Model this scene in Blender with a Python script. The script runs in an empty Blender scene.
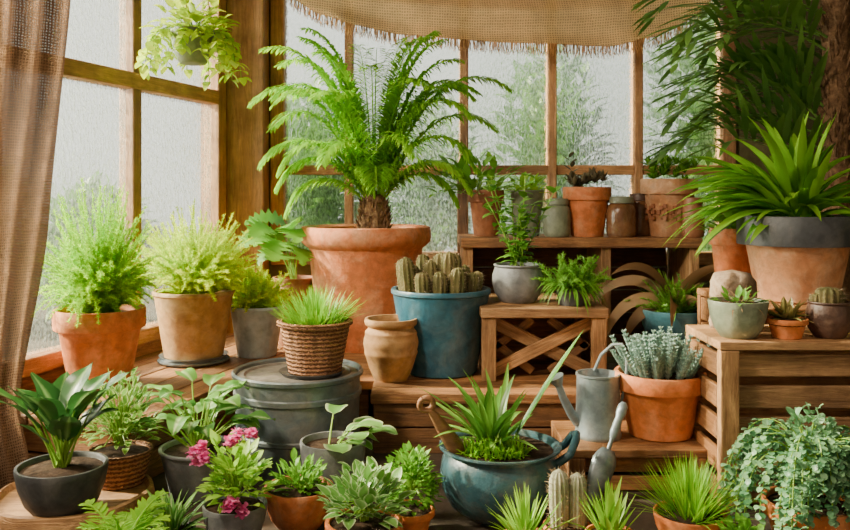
import bpy, math, random
from mathutils import Vector as V
rn = random.Random(11)
SC = bpy.context.scene
C = SC.collection
H = .866; F = 850.0; PI = math.pi
def PX(px, D): return (px-425)/F*D
def PZ(py, D): return H-(py-192)/F*D
def U(a, b): return rn.uniform(a, b)
UP = V((0,0,1))

# ------------------------------------------------------------------ mesh builder
class MB:
    def __init__(s): s.v=[]; s.f=[]; s.c=[]; s.g=[]
    def add(s, vs, fs, cs=None, gs=None):
        b=len(s.v)
        s.v += [tuple(v) for v in vs]
        s.f += [tuple(b+i for i in f) for f in fs]
        s.c += cs if cs else [(.5,0,0,1)]*len(vs)
        s.g += gs if gs else [tuple(v) for v in vs]
    def build(s, name, mat, parent=None, smooth=True, world=False, bevel=0, sharp=40):
        me=bpy.data.meshes.new(name)
        vs=s.v
        if world and parent:
            l=parent.location; vs=[(a-l.x,b-l.y,c-l.z) for a,b,c in vs]
        me.from_pydata(vs,[],s.f)
        a=me.attributes.new('tint','FLOAT_COLOR','POINT'); a.data.foreach_set('color',[q for c in s.c for q in c])
        a=me.attributes.new('grain','FLOAT_VECTOR','POINT'); a.data.foreach_set('vector',[q for c in s.g for q in c])
        me.polygons.foreach_set('use_smooth',[smooth]*len(me.polygons))
        if smooth and sharp: me.set_sharp_from_angle(angle=math.radians(sharp))
        me.update()
        me.materials.append(mat)
        o=bpy.data.objects.new(name,me); C.objects.link(o)
        if parent: o.parent=parent
        if bevel:
            m=o.modifiers.new('bevel','BEVEL'); m.width=bevel; m.segments=2; m.limit_method='ANGLE'
        return o

def obox(mb, c, ax, hs):
    c=V(c); k=max(range(3),key=lambda i:hs[i]); order=[k]+[i for i in range(3) if i!=k]
    off=(U(0,20),U(0,20),U(0,20)); t=U(0,1)
    vs=[];gs=[]
    for sx in(-1,1):
        for sy in(-1,1):
            for sz in(-1,1):
                s=(sx*hs[0],sy*hs[1],sz*hs[2])
                vs.append(c+ax[0]*s[0]+ax[1]*s[1]+ax[2]*s[2])
                gs.append(tuple(s[order[i]]+off[i] for i in range(3)))
    fs=[(0,1,3,2),(4,6,7,5),(0,4,5,1),(2,3,7,6),(0,2,6,4),(1,5,7,3)]
    mb.add(vs,fs,[(t,0,0,1)]*8,gs)
EX=(V((1,0,0)),V((0,1,0)),V((0,0,1)))
def box(mb,x0,x1,y0,y1,z0,z1):
    obox(mb,((x0+x1)/2,(y0+y1)/2,(z0+z1)/2),EX,(abs(x1-x0)/2,abs(y1-y0)/2,abs(z1-z0)/2))
def bar(mb,p0,p1,w,t,face=V((0,1,0))):
    p0=V(p0);p1=V(p1);d=(p1-p0);L=d.length;d.normalize()
    s=d.cross(face).normalized(); n=s.cross(d)
    obox(mb,(p0+p1)/2,(d,s,n),(L/2,w/2,t/2))
def lathe(mb,prof,n=44,cx=0,cy=0,cz=0,mod=None):
    rings=[];vs=[];cs=[]
    for r,z in prof:
        if r<1e-6:
            rings.append([len(vs)]); vs.append((cx,cy,cz+z)); cs.append((.5,0,0,1))
        else:
            ring=[]
            for i in range(n):
                a=2*PI*i/n; rr=r*(mod(a,z) if mod else 1)
                ring.append(len(vs)); vs.append((cx+rr*math.cos(a),cy+rr*math.sin(a),cz+z)); cs.append((.5,0,0,1))
            rings.append(ring)
    fs=[]
    for a,b in zip(rings,rings[1:]):
        if len(a)==1 and len(b)==1: continue
        for i in range(n):
            j=(i+1)%n
            if len(a)==1: fs.append((a[0],b[j],b[i]))
            elif len(b)==1: fs.append((a[i],a[j],b[0]))
            else: fs.append((a[i],a[j],b[j],b[i]))
    mb.add(vs,fs,cs)
def tube(mb,pts,rad,n=8,tint=.5,cap=True):
    pts=[V(p) for p in pts]; m=len(pts)
    if not hasattr(rad,'__len__'): rad=[rad]*m
    vs=[];fs=[]; prev=None
    for i,p in enumerate(pts):
        d=(pts[min(i+1,m-1)]-pts[max(i-1,0)]).normalized()
        if prev is None:
            s=d.cross(UP if abs(d.z)<.95 else V((1,0,0))).normalized()
        else:
            s=(prev-d*prev.dot(d)).normalized()
        prev=s; t=d.cross(s)
        for k in range(n):
            a=2*PI*k/n; vs.append(p+(s*math.cos(a)+t*math.sin(a))*rad[i])
    for i in range(m-1):
        for k in range(n):
            j=(k+1)%n; fs.append((i*n+k,i*n+j,(i+1)*n+j,(i+1)*n+k))
    if cap:
        fs.append(tuple(range(n-1,-1,-1))); fs.append(tuple((m-1)*n+k for k in range(n)))
    mb.add(vs,fs,[(tint,0,0,1)]*len(vs))

# ------------------------------------------------------------------ leaves
def path(p,d,L,droop,n):
    p=V(p);d=V(d).normalized();ps=[p.copy()];ds=[d.copy()]
    for i in range(n):
        p=p+d*(L/n); d=d.copy(); d.z-=droop/n; d.normalize(); ps.append(p.copy()); ds.append(d.copy())
    return ps,ds
def lance(t): return max(0.0,math.sin(PI*min(1,t*.92+.08)))**.8
def strap(t): return (1-t**3)*(.7+.3*min(1,t*4))
def ovate(t): return max(0,math.sin(PI*t**.72))**.75*(1-.12*t)
def roundl(t): return max(0.0,1-(2*t-1)**2)**.5
def slit(t): return ovate(t)*(1 if int(t*15+.5)%2==0 else .45)
def blade(mb,p,d,L,w,droop=.5,n=5,prof=lance,fold=.2,across=1,wave=0,tint=None,roll=0):
    ps,ds=path(p,d,L,droop,n)
    t0=U(0,.75) if tint is None else tint
    k=2*across+1 if across else 2
    us=[-1+2*i/(k-1) for i in range(k)]
    vs=[];cs=[];side=None
    ph=U(0,6)
    for i,(q,dd) in enumerate(zip(ps,ds)):
        t=i/n
        s=dd.cross(UP)
        if s.length<.12: s=side if side is not None else V((math.cos(ph),math.sin(ph),0)).cross(dd)
        s=s.normalized()
        if side is not None and s.dot(side)<0: s=-s
        side=s; nr=s.cross(dd)
        if roll: ss=s*math.cos(roll)+nr*math.sin(roll); nr=ss.cross(dd); s=ss
        ww=w*max(prof(t),.03)*.5
        for u in us:
            off=fold*abs(u)*ww+(wave*w*math.sin(t*9+ph+u)*abs(u) if wave else 0)
            vs.append(q+s*(u*ww)+nr*off)
            cs.append((min(1,t0+.25*t),abs(u),t,1))
    fs=[]
    for i in range(n):
        for j in range(k-1):
            a=i*k+j; fs.append((a,a+1,a+k+1,a+k))
    mb.add(vs,fs,cs)
def needle(mb,p,d,L,w,tint):
    s=d.cross(UP)
    if s.length<.05: s=V((1,0,0))
    a=U(0,PI); s=s.normalized(); s=s*math.cos(a)+s.cross(d)*math.sin(a)
    mb.add([p-s*w*.5,p+s*w*.5,p+d*L],[(0,1,2)],[(tint,1,0,1),(tint,1,0,1),(min(1,tint+.25),1,1,1)])
def sph(az,el): return V((math.cos(el)*math.cos(az),math.cos(el)*math.sin(az),math.sin(el)))

# ------------------------------------------------------------------ materials
def newmat(name):
    m=bpy.data.materials.new(name); m.use_nodes=True; nt=m.node_tree
    return m,nt,nt.nodes['Principled BSDF'],nt.nodes['Material Output']
def N(nt,t,**k):
    n=nt.nodes.new(t)
    for a,b in k.items(): setattr(n,a,b)
    return n
def ramp(nt,src,stops):
    r=N(nt,'ShaderNodeValToRGB'); el=r.color_ramp.elements
    while len(el)<len(stops): el.new(.5)
    for e,(p,c) in zip(el,stops): e.position=p; e.color=(*c,1) if len(c)==3 else c
    nt.links.new(src,r.inputs[0]); return r.outputs[0]
def noise(nt,vec,scale,detail=5,rough=.55,dist=0):
    n=N(nt,'ShaderNodeTexNoise'); n.inputs['Scale'].default_value=scale; n.inputs['Detail'].default_value=detail
    n.inputs['Roughness'].default_value=rough; n.inputs['Distortion'].default_value=dist
    nt.links.new(vec,n.inputs['Vector']); return n.outputs['Fac']
def mixc(nt,f,a,b,mode='MIX'):
    m=N(nt,'ShaderNodeMix',data_type='RGBA',blend_type=mode)
    for i,x in ((0,f),(6,a),(7,b)):
        if hasattr(x,'is_output'): nt.links.new(x,m.inputs[i])
        elif isinstance(x,(int,float)): m.inputs[i].default_value=x
        else: m.inputs[i].default_value=(*x,1)
    return m.outputs[2]
def bump(nt,bs,h,strength,dist=.01):
    b=N(nt,'ShaderNodeBump'); b.inputs['Strength'].default_value=strength; b.inputs['Distance'].default_value=dist
    nt.links.new(h,b.inputs['Height']); nt.links.new(b.outputs[0],bs.inputs['Normal'])
def clay(name,c1,c2,stain=None,amt=.6,rough=.72,scale=7,b=.35,metal=0,spec=.5,mott=.34):
    m,nt,bs,out=newmat(name); tc=N(nt,'ShaderNodeTexCoord').outputs['Object']
    col=ramp(nt,noise(nt,tc,scale,6),[(.3,c1),(.7,c2)])
    if stain:
        f=ramp(nt,noise(nt,tc,scale*.8+3,9,.7,.8),[(.46,(0,0,0)),(.70,(amt,amt,amt))])
        col=mixc(nt,f,col,stain)
    mt=ramp(nt,noise(nt,tc,scale*2.6+9,7,.7,.4),[(.3,(1-mott,)*3),(.62,(1.08,)*3)])
    col=mixc(nt,1.0,col,mt,'MULTIPLY')
    nt.links.new(col,bs.inputs['Base Color'])
    bs.inputs['Roughness'].default_value=rough; bs.inputs['Metallic'].default_value=metal; bs.inputs['Specular IOR Level'].default_value=spec
    bump(nt,bs,noise(nt,tc,70,5),b,.005)
    return m
def wood(name,c1,c2,rough=.55,lo=.65,hi=1.25):
    m,nt,bs,out=newmat(name)
    at=N(nt,'ShaderNodeAttribute',attribute_name='grain'); mp=N(nt,'ShaderNodeMapping'); mp.inputs['Scale'].default_value=(1.2,16,16)
    nt.links.new(at.outputs['Vector'],mp.inputs[0])
    n1=noise(nt,mp.outputs[0],3,10,.75,1.6)
    col=ramp(nt,n1,[(.30,c1),(.48,tuple((a+b)/2 for a,b in zip(c1,c2))),(.64,c2)])
    blot=ramp(nt,noise(nt,at.outputs['Vector'],8,6,.65),[(.3,(.55,.52,.5)),(.62,(1.08,1.08,1.08))])
    col=mixc(nt,1.0,col,blot,'MULTIPLY')
    tn=N(nt,'ShaderNodeAttribute',attribute_name='tint'); sp=N(nt,'ShaderNodeSeparateColor'); nt.links.new(tn.outputs['Color'],sp.inputs[0])
    k=ramp(nt,sp.outputs[0],[(0,(lo,lo,lo)),(1,(hi,hi,hi*.97))])
    col=mixc(nt,1.0,col,k,'MULTIPLY')
    nt.links.new(col,bs.inputs['Base Color']); bs.inputs['Roughness'].default_value=rough
    bump(nt,bs,n1,.8,.008)
    return m
def leaf(name,dark,light,tr=.35,rough=.45,edge=None,vein=None,lo=.55,hi=.8):
    m,nt,bs,out=newmat(name)
    tn=N(nt,'ShaderNodeAttribute',attribute_name='tint'); sp=N(nt,'ShaderNodeSeparateColor'); nt.links.new(tn.outputs['Color'],sp.inputs[0])
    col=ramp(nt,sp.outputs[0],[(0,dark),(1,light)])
    if edge: col=mixc(nt,ramp(nt,sp.outputs[1],[(lo,(0,0,0)),(hi,(1,1,1))]),col,edge)
    if vein: col=mixc(nt,ramp(nt,sp.outputs[1],[(.0,(.9,.9,.9)),(.3,(0,0,0))]),col,vein)
    nt.links.new(col,bs.inputs['Base Color']); bs.inputs['Roughness'].default_value=rough
    t=N(nt,'ShaderNodeBsdfTranslucent'); nt.links.new(col,t.inputs[0])
    mx=N(nt,'ShaderNodeMixShader'); mx.inputs[0].default_value=tr
    nt.links.new(bs.outputs[0],mx.inputs[1]); nt.links.new(t.outputs[0],mx.inputs[2]); nt.links.new(mx.outputs[0],out.inputs[0])
    return m
T1=clay('terracotta',(.58,.155,.045),(.73,.245,.08),(.80,.48,.28),.6)
T2=clay('terracotta_orange',(.68,.175,.035),(.83,.275,.08),(.84,.48,.27),.45)
T3=clay('terracotta_pale',(.48,.20,.085),(.62,.32,.15),(.75,.54,.37),.7)
T4=clay('terracotta_brown',(.26,.085,.035),(.42,.165,.065),(.5,.36,.25),.4)
TAN=clay('tan_clay',(.38,.18,.06),(.56,.32,.12),(.64,.47,.26),.5)
BLUE=clay('petrol_blue_glaze',(.015,.08,.13),(.035,.145,.21),(.2,.26,.27),.45,.33)
TEAL=clay('blue_grey_glaze',(.025,.075,.095),(.055,.14,.17),(.19,.155,.11),.6,.27)
BTEAL=clay('light_teal_glaze',(.05,.17,.22),(.10,.27,.33),(.25,.32,.32),.4,.35)
GBLUE=clay('grey_blue_glaze',(.36,.45,.49),(.50,.58,.60),(.6,.57,.5),.5,.45)
GREY=clay('grey_clay',(.16,.17,.18),(.26,.27,.28),(.36,.34,.31),.5,.55)
DGREY=clay('dark_grey_clay',(.035,.04,.045),(.075,.08,.085),(.18,.17,.15),.5,.5)
DBROWN=clay('dark_brown_clay',(.07,.035,.022),(.14,.07,.045),(.25,.2,.16),.4,.45)
STONE=clay('stoneware',(.16,.19,.13),(.26,.3,.20),(.38,.36,.26),.5,.45)
ZINC=clay('zinc_metal',(.10,.135,.155),(.20,.24,.26),(.34,.29,.22),.65,.4,5,.25,.35)
GALV=clay('galvanised_metal',(.23,.30,.33),(.38,.45,.47),(.45,.42,.36),.5,.38,9,.15,.5)
SOIL=clay('potting_soil',(.018,.011,.007),(.06,.036,.022),(.11,.07,.045),.5,1,40,1.0,0,.1)
BARK=clay('bark_rough',(.16,.09,.05),(.36,.24,.14),(.5,.4,.3),.7,.95,14,1.0)
FIBRE=clay('fibrous_trunk',(.10,.05,.022),(.30,.17,.08),None,0,.95,60,1.0)
AMBER=clay('amber_brown_jar',(.12,.05,.02),(.24,.115,.05),(.35,.3,.22),.4,.22)
RUST=clay('rust_jar',(.25,.09,.04),(.36,.15,.07),None,0,.45)
W_MID=wood('honey_brown_wood',(.105,.038,.012),(.54,.255,.09))
W_DARK=wood('dark_wood',(.05,.02,.008),(.19,.085,.036))
W_LIGHT=wood('pale_crate_wood',(.22,.095,.032),(.74,.42,.185))
W_WIN=wood('window_wood',(.28,.115,.04),(.72,.38,.15))
W_HAND=wood('tool_handle_wood',(.26,.10,.035),(.46,.22,.09))
STEM=leaf('stem_green',(.18,.36,.03),(.36,.58,.08),.1)
TWIG=clay('brown_twig',(.09,.05,.025),(.16,.09,.045))
LF_FERN=leaf('feathery_green',(.15,.44,.006),(.60,.93,.025),.55)
LF_LIME=leaf('lime_feathery',(.38,.64,.006),(.86,.97,.03),.55)
LF_PALM=leaf('palm_green',(.11,.40,.012),(.50,.85,.06),.52)
LF_STRAP=leaf('strap_palm_green',(.055,.27,.012),(.36,.70,.045),.45,.33)
LF_DKPALM=leaf('deep_palm_green',(.045,.16,.03),(.25,.48,.09),.42)
LF_GRASS=leaf('grass_green',(.11,.37,.01),(.42,.76,.04),.45)
LF_DEEP=leaf('deep_green',(.016,.09,.018),(.08,.26,.045),.28,.33,vein=(.26,.45,.14))
LF_MID=leaf('mid_green',(.05,.22,.015),(.26,.56,.055),.4)
LF_VAR=leaf('variegated_green',(.09,.30,.035),(.28,.54,.08),.35,.4,edge=(.62,.78,.27))
LF_PALE=leaf('pale_variegated',(.06,.24,.04),(.24,.50,.095),.3,.38,vein=(.60,.78,.36))
LF_SPECK=leaf('cream_edged',(.07,.25,.04),(.23,.46,.1),.3,.4,edge=(.66,.78,.44),lo=.65,hi=.95)
LF_LIGHT=leaf('light_green',(.16,.44,.025),(.50,.80,.08),.42)
LF_YEL=leaf('yellow_green',(.28,.48,.01),(.70,.84,.05),.55,.4)
LF_SILVER=leaf('silver_green',(.17,.32,.27),(.50,.67,.58),.15,.6)
LF_BLUEG=leaf('blue_green_round',(.05,.21,.09),(.32,.56,.29),.28,.42)
LF_ALOE=leaf('aloe_green',(.05,.20,.025),(.26,.52,.07),.25,.33)
LF_DRY=leaf('dry_leaf',(.14,.075,.032),(.44,.27,.12),.15,.6)
LF_PURP=leaf('purple_succulent',(.06,.05,.035),(.2,.17,.09),.15,.5)
LF_RED=leaf('red_green',(.12,.2,.04),(.4,.26,.1),.25)
LF_OUT=leaf('garden_green',(.035,.13,.02),(.17,.36,.065),.4)
CACT=clay('cactus_olive',(.085,.085,.02),(.19,.17,.05),(.29,.19,.09),.6,.8,20)
CACT2=clay('cactus_pale',(.3,.33,.19),(.5,.5,.34),(.55,.5,.38),.5,.8,20)
SPINE=clay('spines',(.42,.30,.17),(.55,.42,.26))
PINK=leaf('pink_petal',(.72,.04,.32),(.97,.30,.60),.4)
CORD=clay('jute_cord',(.3,.2,.1),(.42,.3,.17))
def burlap(name,c1,c2,hole,sc,tl):
    m,nt,bs,out=newmat(name); tc=N(nt,'ShaderNodeAttribute',attribute_name='grain').outputs['Vector']
    ws=[]
    for d in('X','Y'):
        w=N(nt,'ShaderNodeTexWave',wave_type='BANDS',bands_direction=d); w.inputs['Scale'].default_value=sc; w.inputs['Distortion'].default_value=2.6
        w.inputs['Detail'].default_value=3; w.inputs['Detail Scale'].default_value=1.5
        nt.links.new(tc,w.inputs[0]); ws.append(w.outputs['Fac'])
    mu=N(nt,'ShaderNodeMath',operation='MAXIMUM'); nt.links.new(ws[0],mu.inputs[0]); nt.links.new(ws[1],mu.inputs[1])
    col=mixc(nt,mu.outputs[0],c1,c2)
    big=ramp(nt,noise(nt,tc,9,6,.7),[(.3,(.75,.75,.75)),(.7,(1.12,1.12,1.12))]); col=mixc(nt,1.0,col,big,'MULTIPLY')
    nt.links.new(col,bs.inputs['Base Color']); bs.inputs['Roughness'].default_value=.95; bs.inputs['Specular IOR Level'].default_value=.1
    bump(nt,bs,mu.outputs[0],.6,.005)
    t=N(nt,'ShaderNodeBsdfTranslucent'); nt.links.new(col,t.inputs[0])
    mx=N(nt,'ShaderNodeMixShader'); mx.inputs[0].default_value=tl; nt.links.new(bs.outputs[0],mx.inputs[1]); nt.links.new(t.outputs[0],mx.inputs[2])
    tr=N(nt,'ShaderNodeBsdfTransparent'); mx2=N(nt,'ShaderNodeMixShader')
    f=ramp(nt,mu.outputs[0],[(.15,(hole,)*3),(.6,(0,0,0))]); nt.links.new(f,mx2.inputs[0]); nt.links.new(mx.outputs[0],mx2.inputs[1]); nt.links.new(tr.outputs[0],mx2.inputs[2])
    nt.links.new(mx2.outputs[0],out.inputs[0]); return m
BURLAP=burlap('burlap_curtain',(.07,.036,.019),(.24,.135,.072),.2,38,.45)
BURLAP2=burlap('burlap_valance',(.34,.18,.065),(.85,.55,.25),.08,26,.6)
def glassmat():
    m,nt,bs,out=newmat('wet_frosted_glass'); tc=N(nt,'ShaderNodeTexCoord').outputs['Object']
    mp=N(nt,'ShaderNodeMapping'); mp.inputs['Scale'].default_value=(1,1,.5); nt.links.new(tc,mp.inputs[0]); tv=mp.outputs[0]
    f1=noise(nt,tv,85,2,.6,.3); f2=noise(nt,tc,2.5,5)
    tr=N(nt,'ShaderNodeBsdfTransparent'); tr.inputs[0].default_value=(.95,.98,.96,1)
    rf=N(nt,'ShaderNodeBsdfRefraction'); rf.inputs['Roughness'].default_value=.36; rf.inputs['IOR'].default_value=1.14; rf.inputs[0].default_value=(.80,.86,.81,1)
    tl=N(nt,'ShaderNodeBsdfTranslucent'); tl.inputs[0].default_value=(.62,.72,.65,1)
    b=N(nt,'ShaderNodeBump'); b.inputs['Strength'].default_value=1; b.inputs['Distance'].default_value=.04; nt.links.new(f1,b.inputs['Height'])
    for n in(tl,rf): nt.links.new(b.outputs[0],n.inputs['Normal'])
    m1=N(nt,'ShaderNodeMixShader'); m1.inputs[0].default_value=.92; nt.links.new(tl.outputs[0],m1.inputs[1]); nt.links.new(rf.outputs[0],m1.inputs[2])
    mul=N(nt,'ShaderNodeMath',operation='MULTIPLY')
    nt.links.new(ramp(nt,f1,[(.42,(.4,)*3),(.58,(.98,)*3)]),mul.inputs[0]); nt.links.new(ramp(nt,f2,[(.3,(.82,)*3),(.7,(1,)*3)]),mul.inputs[1])
    m2=N(nt,'ShaderNodeMixShader'); nt.links.new(mul.outputs[0],m2.inputs[0]); nt.links.new(tr.outputs[0],m2.inputs[1]); nt.links.new(m1.outputs[0],m2.inputs[2])
    nt.links.new(m2.outputs[0],out.inputs[0]); return m
GLASS=glassmat()
PLASTER=clay('olive_brown_plaster',(.10,.095,.04),(.19,.17,.075),None,0,.95,4)
FLOORM=clay('dark_stone_floor',(.045,.03,.018),(.10,.07,.045),None,0,.9,5)
def wicker():
    m,nt,bs,out=newmat('brown_wicker'); tc=N(nt,'ShaderNodeTexCoord').outputs['Object']
    w=N(nt,'ShaderNodeTexWave',wave_type='BANDS',bands_direction='Z'); w.inputs['Scale'].default_value=24; w.inputs['Distortion'].default_value=3; w.inputs['Detail Scale'].default_value=6; nt.links.new(tc,w.inputs[0])
    nt.links.new(ramp(nt,w.outputs['Fac'],[(.1,(.16,.06,.022)),(.8,(.50,.23,.095))]),bs.inputs['Base Color']); bs.inputs['Roughness'].default_value=.8
    bump(nt,bs,w.outputs['Fac'],1,.008); return m
WICKER=wicker()

# ------------------------------------------------------------------ things
def tag(o,label,cat,group=None):
    o['label']=label; o['category']=cat
    if group: o['group']=group
    return o
def thing(name,label,cat,loc,group=None,rz=0):
    o=bpy.data.objects.new(name,None); C.objects.link(o); o.location=loc; o.rotation_euler=(0,0,rz); o.empty_display_size=.05
    return tag(o,label,cat,group)
def struct(o): o['kind']='structure'; return o

PROF={
 'classic':[(0,0),(.64,0),(.68,.02),(.88,.72),(.90,.735),(.985,.74),(1,.76),(1,.975),(.985,1),(.91,1),(.885,.98),(.86,.76),(.80,.5),(0,.5)],
 'taper':[(0,0),(.68,0),(.72,.02),(.96,.93),(1,.95),(1,.985),(.985,1),(.92,1),(.9,.98),(.84,.6),(0,.6)],
 'bowl':[(0,0),(.55,0),(.6,.02),(.8,.25),(.93,.58),(.985,.86),(1,.95),(.99,1),(.93,1),(.905,.96),(.85,.6),(0,.5)],
 'belly':[(0,0),(.62,0),(.68,.03),(.9,.25),(1,.52),(.98,.72),(.9,.88),(.88,.92),(.94,.97),(.93,1),(.86,1),(.83,.93),(.83,.6),(0,.6)],
 'urn':[(0,0),(.58,0),(.62,.03),(.80,.2),(.93,.40),(.96,.42),(.965,.46),(.945,.48),(.99,.56),(1,.61),(.975,.68),(.94,.74),(.955,.76),(.93,.79),(.84,.83),(.83,.86),(.93,.9),(.97,.95),(.95,1),(.87,1),(.8,.88),(.85,.6),(0,.3)],
 'cauldron':[(0,0),(.5,0),(.6,.03),(.82,.18),(.95,.4),(.985,.6),(.95,.8),(.88,.9),(.89,.94),(1,.975),(1,1),(.94,1),(.87,.95),(.85,.7),(0,.6)],
 'big':[(0,0),(.68,0),(.7,.02),(.8,.4),(.865,.8),(.875,.82),(.93,.84),(.985,.87),(1,.91),(1,.96),(.98,.995),(.94,1),(.88,.98),(.84,.85),(.8,.5),(0,.5)],
}
SOILR={'classic':(.875,.9),'taper':(.885,.9),'bowl':(.89,.9),'belly':(.84,.9),'urn':(.82,.7),'cauldron':(.87,.93),'big':(.865,.94)}
def potted(name,label,cat,px,D,z0,w,rimy,style,mat,group=None,soil=True,n=48,mod=None):
    R=w*D/F/2; h=PZ(rimy,D)-z0
    root=thing(name,label,cat,(PX(px,D),D,z0),group)
    mb=MB(); lathe(mb,[(r*R,z*h) for r,z in PROF[style]],n,mod=mod); mb.build('pot',mat,root)
    sr,sz=SOILR[style]
    if soil:
        mb=MB(); lathe(mb,[(sr*R*1.01,sz*h-.012),(sr*R,sz*h),(sr*R*.5,sz*h+.006),(0,sz*h+.008)],24); mb.build('soil',SOIL,root)
    return root,R,h,sz*h
def saucer(label,px,D,z,w,mat,h=.014,tiers=1):
    R=w*D/F/2; mb=MB()
    p=[(0,0),(R*.86,0),(R*.9,.002),(R,h),(R*.97,h),(R*.88,h*.45),(0,h*.45)]
    if tiers==2: p=[(0,0),(R*.92,0),(R,h*.3),(R,h*.45),(R*.93,h*.5),(R*.9,h*.6),(R*.97,h),(R*.94,h),(R*.85,h*.7),(0,h*.7)]
    lathe(mb,p,48); o=mb.build('plant_saucer',mat); o.location=(PX(px,D),D,z)
    return tag(o,label,'saucer')

# foliage kinds -----------------------------------------------------------
def feathery(root,zs,rx,hh,mat,ns=110,lean=(0,0),nw=.0038,per=9,nl=(.016,.036),stem=None):
    mb=MB(); st=MB()
    for i in range(ns):
        az=U(0,2*PI); q=math.sqrt(U(0,1)); el=1.54-q*.85
        d=sph(az,el)+V((lean[0],lean[1],0))*.3
        L=hh*U(.45,1.08)*(1-.10*q)
        ps,ds=path((U(-.06,.06),U(-.06,.06),zs-.01),d,L,.8*U(.5,1.6)*(.3+q),12)
        sc=rx/(hh*.75)
        ps=[V((p.x*sc,p.y*sc,p.z)) for p in ps]
        tube(st,ps,[.0008]*len(ps),3,.8,False)
        t0=U(0,.6)
        for k in range(2,13):
            for m in range(per):
                f=U(0,1); a=ps[k-1].lerp(ps[k],f)
                dd=(sph(U(0,2*PI),U(-.3,1.2))*.9+ds[k]*.5).normalized()
                needle(mb,a,dd,U(*nl)*(1.15-k/18),nw,min(1,t0+.4*k/12*U(.5,1.2)))
    st.build('stems',stem or mat,root); mb.build('foliage',mat,root,smooth=False)
def grass(root,zs,hh,r0,mat,n=120,w=.006,el=(.5,1.5),droop=(.3,1.2),name='foliage',seg=6):
    mb=MB()
    for i in range(n):
        az=U(0,2*PI); q=U(0,1)
        p=V((math.cos(az)*r0*q,math.sin(az)*r0*q,zs-.006))
        blade(mb,p,sph(az+U(-.5,.5),el[1]-(el[1]-el[0])*q*U(.5,1)),hh*U(.65,1.1),w*U(.7,1.2),U(*droop),seg,strap,.25)
    return mb.build(name,mat,root)
def bush(root,c,rx,rz,n,L,w,mat,el=(.05,1.5),prof=ovate,stem=STEM,fold=.25,droop=.5,every=4,inner=.5,across=1,seg=5,ry=None):
    mb=MB(); st=MB(); c=V(c); ry=ry or rx
    for i in range(n):
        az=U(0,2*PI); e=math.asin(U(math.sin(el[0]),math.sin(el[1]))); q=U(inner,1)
        o=sph(az,e); p=c+V((o.x*rx*q,o.y*ry*q,o.z*rz*q))
        d=(o+V((U(-.6,.6),U(-.6,.6),U(-.1,.6)))).normalized()
        s=U(.65,1.15)
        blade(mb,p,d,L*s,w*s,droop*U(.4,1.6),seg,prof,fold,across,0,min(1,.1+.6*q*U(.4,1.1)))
        if i%every==0:
            m=c.lerp(p,.5)+V((0,0,rz*.15)); tube(st,[c+V((U(-.01,.01),U(-.01,.01),-.01)),m,p],[.0024,.002,.0012],5,U(0,1),False)
    st.build('stems',stem,root); mb.build('foliage',mat,root)
def bigleaf(root,zs,n,pet,L,w,mat,el=(.4,1.4),droop=1.1,prof=ovate,wave=.06,fold=.25,stem=STEM,azs=None,lift=-.5,seg=9,roll=0):
    mb=MB(); st=MB()
    for i in range(n):
        az=azs[i] if azs else 2*PI*i/n*2.4+U(-.3,.3); e=U(*el); pl=pet*U(.5,1.15)
        ps,ds=path((U(-.012,.012),U(-.012,.012),zs-.008),sph(az,e),pl,.35,5)
        tube(st,ps,[.0035,.0032,.003,.0026,.0022,.002],6,U(0,1),False)
        d=ds[-1].copy(); d=(d+V((math.cos(az),math.sin(az),lift))*.9).normalized(); s=U(.75,1.1)
        blade(mb,ps[-1],d,L*s,w*s,droop*U(.5,1.3),seg,prof,fold,2,wave,None,U(-roll,roll))
    st.build('stems',stem,root); mb.build('foliage',mat,root)
def frond(root,p,d,L,droop,nl,lL,w,mat,ysc=1,name='frond',ldroop=1.0,fan=.62,pw=1.0,up=.3,xsc=1):
    mb=MB(); p=V(p); d=V(d).normalized(); ps=[p.copy()]; n=18
    for i in range(n):
        p=p+d*(L/n); d=d.copy(); d.z-=droop/n*(.35+1.3*(i/n)**pw); d.normalize(); ps.append(p.copy())
    p0=ps[0]
    if ysc!=1: ps=[V((p0.x+(q.x-p0.x)*xsc,p0.y+(q.y-p0.y)*ysc,q.z)) for q in ps]
    tube(mb,ps,[.0055-.0042*i/n for i in range(n+1)],6,.75,False)
    tb=U(0,.35)
    for i in range(nl):
        t=.08+.92*(i+.5)/nl; k=t*n; a=min(n-1,int(k)); f=k-a
        q=ps[a].lerp(ps[a+1],f); dd=(ps[a+1]-ps[a]).normalized()
        s=dd.cross(UP)
        if s.length<.1: s=V((1,0,0))
        s.normalize(); nr=s.cross(dd); lp=max(.22,math.sin(PI*(.16+.78*t))**.7)
        for sg in(-1,1):
            ld=(s*sg*.8+dd*fan+nr*U(.0,up)+V((U(-.1,.1),U(-.1,.1),U(-.1,.1)))).normalized()
            blade(mb,q,ld,lL*lp*U(.85,1.1),w,ldroop*U(.6,1.3),3,lance,0,0,0,tb+U(0,.5))
    return mb.build(name,mat,root)
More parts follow.
